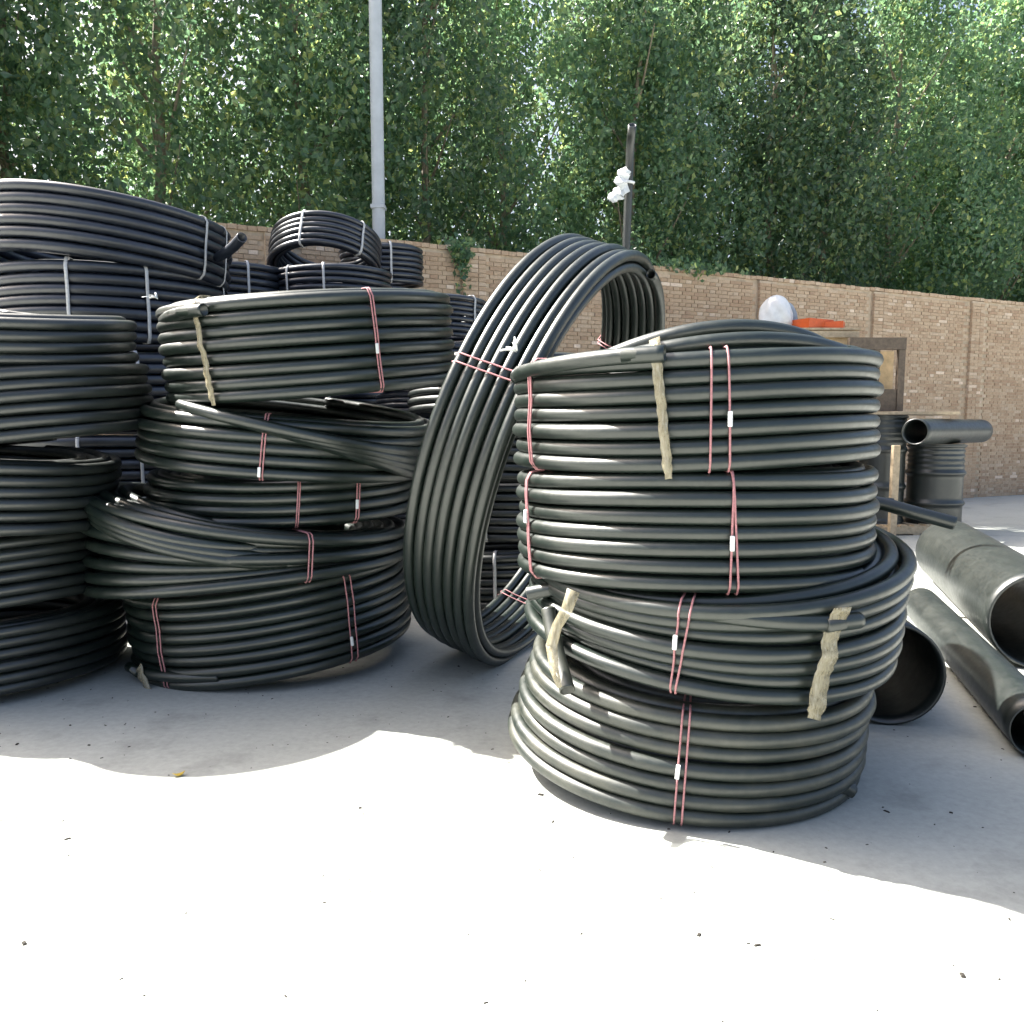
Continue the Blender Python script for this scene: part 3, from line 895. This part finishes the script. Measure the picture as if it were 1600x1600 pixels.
# tall plywood crate with an orange tray and white sack
cr = at(1258, 12.4, 1.0)
ct = thing('plywood_crate', 'tall plywood crate behind the front stack carrying orange trays', 'crate', (cr.x, 12.5, 0))
boxes('crate_body', [((0, 0, 1.425), (1.12, .9, 2.85))], 'ply', ct)
for x in (-.52, .52):
    boxes('corner_batten', [((x, -.465, 1.42), (.08, .03, 2.82))], 'palewood', ct)
boxes('top_batten', [((0, -.497, 2.79), (1.12, .03, .09))], 'palewood', ct)
boxes('lid', [((0, 0, 2.867), (1.18, .98, .03))], 'palewood', ct)
def tray(label, x, y, z, rz, wx, wy, h):
    t = thing('orange_tray', label, 'tray', (x, y, z), Quaternion((0, 0, 1), rz))
    boxes('tray_base', [((0, 0, .012), (wx, wy, .022))], 'orange', t)
    for s in (-1, 1):
        boxes('tray_side', [((s * (wx / 2 - .012), 0, h / 2 + .024), (.022, wy, h))], 'orange', t)
        boxes('tray_end', [((0, s * (wy / 2 - .012), h / 2 + .024), (wx - .05, .022, h))], 'orange', t)
    return t
tray('orange plastic tray on the plywood crate beside the white sack', cr.x - .02, 12.28, 2.884, .5, .50, .36, .11)
tray('orange plastic tray at the edge of the plywood crate, turned the other way', cr.x + .26, 12.25, 2.884, -.45, .34, .30, .075)
def sack(label, loc, r, h, seed, mat):
    g_ = np.random.default_rng(seed)
    nu, nv = 60, 40
    u = np.arange(nu) * 2 * PI / nu; v = np.linspace(0, 1, nv)
    V = []
    for vv in v:
        rad = max(.004, r * (1 - vv ** 3.2) ** .52 * (.86 + .14 * min(1, vv * 5)))
        for uu in u:
            k_ = 1 + .06 * math.sin(3 * uu + seed + 4 * vv) + .035 * math.sin(7 * uu + 9 * vv) + .022 * abs(math.sin(6 * uu - 5 * vv + seed))
            V.append((rad * k_ * math.cos(uu), rad * k_ * math.sin(uu), h * vv))
    i = np.arange(nv - 1)[:, None]; j = np.arange(nu)[None]; j2 = (j + 1) % nu
    Q = np.stack([i * nu + j, i * nu + j2, (i + 1) * nu + j2, (i + 1) * nu + j], -1).reshape(-1, 4)
    V = np.array(V) + g_.normal(0, r * .002, (len(V), 3))
    o = mk('plastic_sack', V, Q, mat)
    o.location = loc
    return tag(o, label, 'sack')
sk = at(1213, 12.4, 2.8)
sack('bulging white plastic sack on top of the plywood crate', (sk.x, 12.45, 2.884), .24, .52, 3, 'sack')
sk2 = at(1236, 12.4, 2.8)
sack('grey film-wrapped bundle just behind the white sack on the crate', (sk2.x + .0, 12.62, 2.884), .15, .44, 8, 'cover')
# prop post and grey pipe end at the far right
po = at(1404, 11.0, 1.0)
pst = tag(bevel(boxes('wooden_prop', [((po.x, 11.1, .62), (.09, .09, 1.24))], 'palewood'), .008), 'squared wooden prop standing beside the ribbed black drums', 'post')
big_pipe('dark pipe with an open end raised behind the wooden prop', (po.x + .10, 10.8, 1.42), (po.x + 1.9, 12.5, 1.42), 0.17, 'pipe_dark', .9)
st2 = at(1470, 11.6, .5)
drum('wide dark ribbed drum under the raised grey pipe', (st2.x - .02, 11.75, 0), .36, 1.245, 'pipe_dark')

# ------------------------------------------------------------------ litter on the concrete
M['grit'] = plain('grit', (0.022, 0.019, 0.015), 0.9, 0.3)
Vs, Qs = [], []
gl = np.random.default_rng(12)
for k in range(520):
    x, y = gl.uniform(-3.2, 2.6), gl.uniform(1.9, 5.2)
    s = gl.uniform(.0015, .006) * (2.4 if gl.random() < .07 else 1)
    a = gl.uniform(0, PI)
    bv = box_v((0, 0, 0), (s * gl.uniform(1, 3), s, s * .4))
    bv[4:] *= np.array([.6, .6, 1])
    rot = np.array([[math.cos(a), -math.sin(a), 0], [math.sin(a), math.cos(a), 0], [0, 0, 1]])
    Vs.append(bv @ rot.T + np.array([x, y, s * .22])); Qs.append(BOXQ + 8 * k)
lt = mk('litter', np.concatenate(Vs), np.concatenate(Qs), 'grit', smooth=False)
lt['kind'] = 'stuff'; lt['label'] = 'small dark grit and bark crumbs scattered on the concrete'; lt['category'] = 'litter'

# fallen leaves and a creeper hanging over the wall
M['dry_leaf'] = plain('dry_leaf', (0.42, 0.30, 0.03), 0.6, 0.2, 60)
for i, (lab, px, py_Y) in enumerate((('small yellow leaf lying by the shadow edge on the concrete', 270, 3.43),)):
    q_ = at(px, py_Y, 0)
    tt = np.linspace(0, 1, 7)
    P = np.stack([tt * .05, tt * 0, .006 + .012 * (2 * tt - 1) ** 2], 1)
    lf = ribbon('fallen_leaf', P, .004 + .026 * np.sin(tt * PI), .0012, 'dry_leaf', None, (0, 0, 1))
    lf.location = q_; lf.rotation_euler = (0, 0, .6 + i)
    tag(lf, lab, 'leaf')
def creeper(label, t0, wdt, drop, n, seed):
    g_ = np.random.default_rng(seed)
    base = W0 + WD * t0 - WN * 0.05
    x = g_.normal(0, wdt, n); dz = -np.abs(g_.normal(0, 1, n)) * drop * np.exp(-(x / wdt) ** 2 * .8) + .16 * g_.random(n)
    off = g_.uniform(0.0, .10, n) + np.where(dz > -.02, g_.uniform(-.35, 0, n), 0)
    P = np.outer(x, np.array(WD)) + np.outer(-off, np.array(WN)) + np.outer(dz + WH + .07, np.array([0, 0, 1.0]))
    s_ = g_.uniform(.03, .06, n)[:, None]
    a = g_.normal(0, 1, (n, 3)); a[:, 2] -= 1; a /= np.linalg.norm(a, axis=1)[:, None]
    b_ = np.cross(a, g_.normal(0, 1, (n, 3))); b_ /= np.linalg.norm(b_, axis=1)[:, None]
    V = np.stack([P - a * s_, P + b_ * s_ * .7, P + a * s_ * 1.2, P - b_ * s_ * .7], 1).reshape(-1, 3)
    o = mk('creeper', V, np.arange(4 * n).reshape(n, 4), 'leaf', smooth=False)
    o.location = (base.x, base.y, 0)
    tag(o, label, 'creeper')
creeper('green creeper trailing down the wall beside the leaning coil', 2.1, .14, .45, 260, 1)
creeper('low green creeper along the wall top between two piers', 6.2, .5, .08, 300, 2)
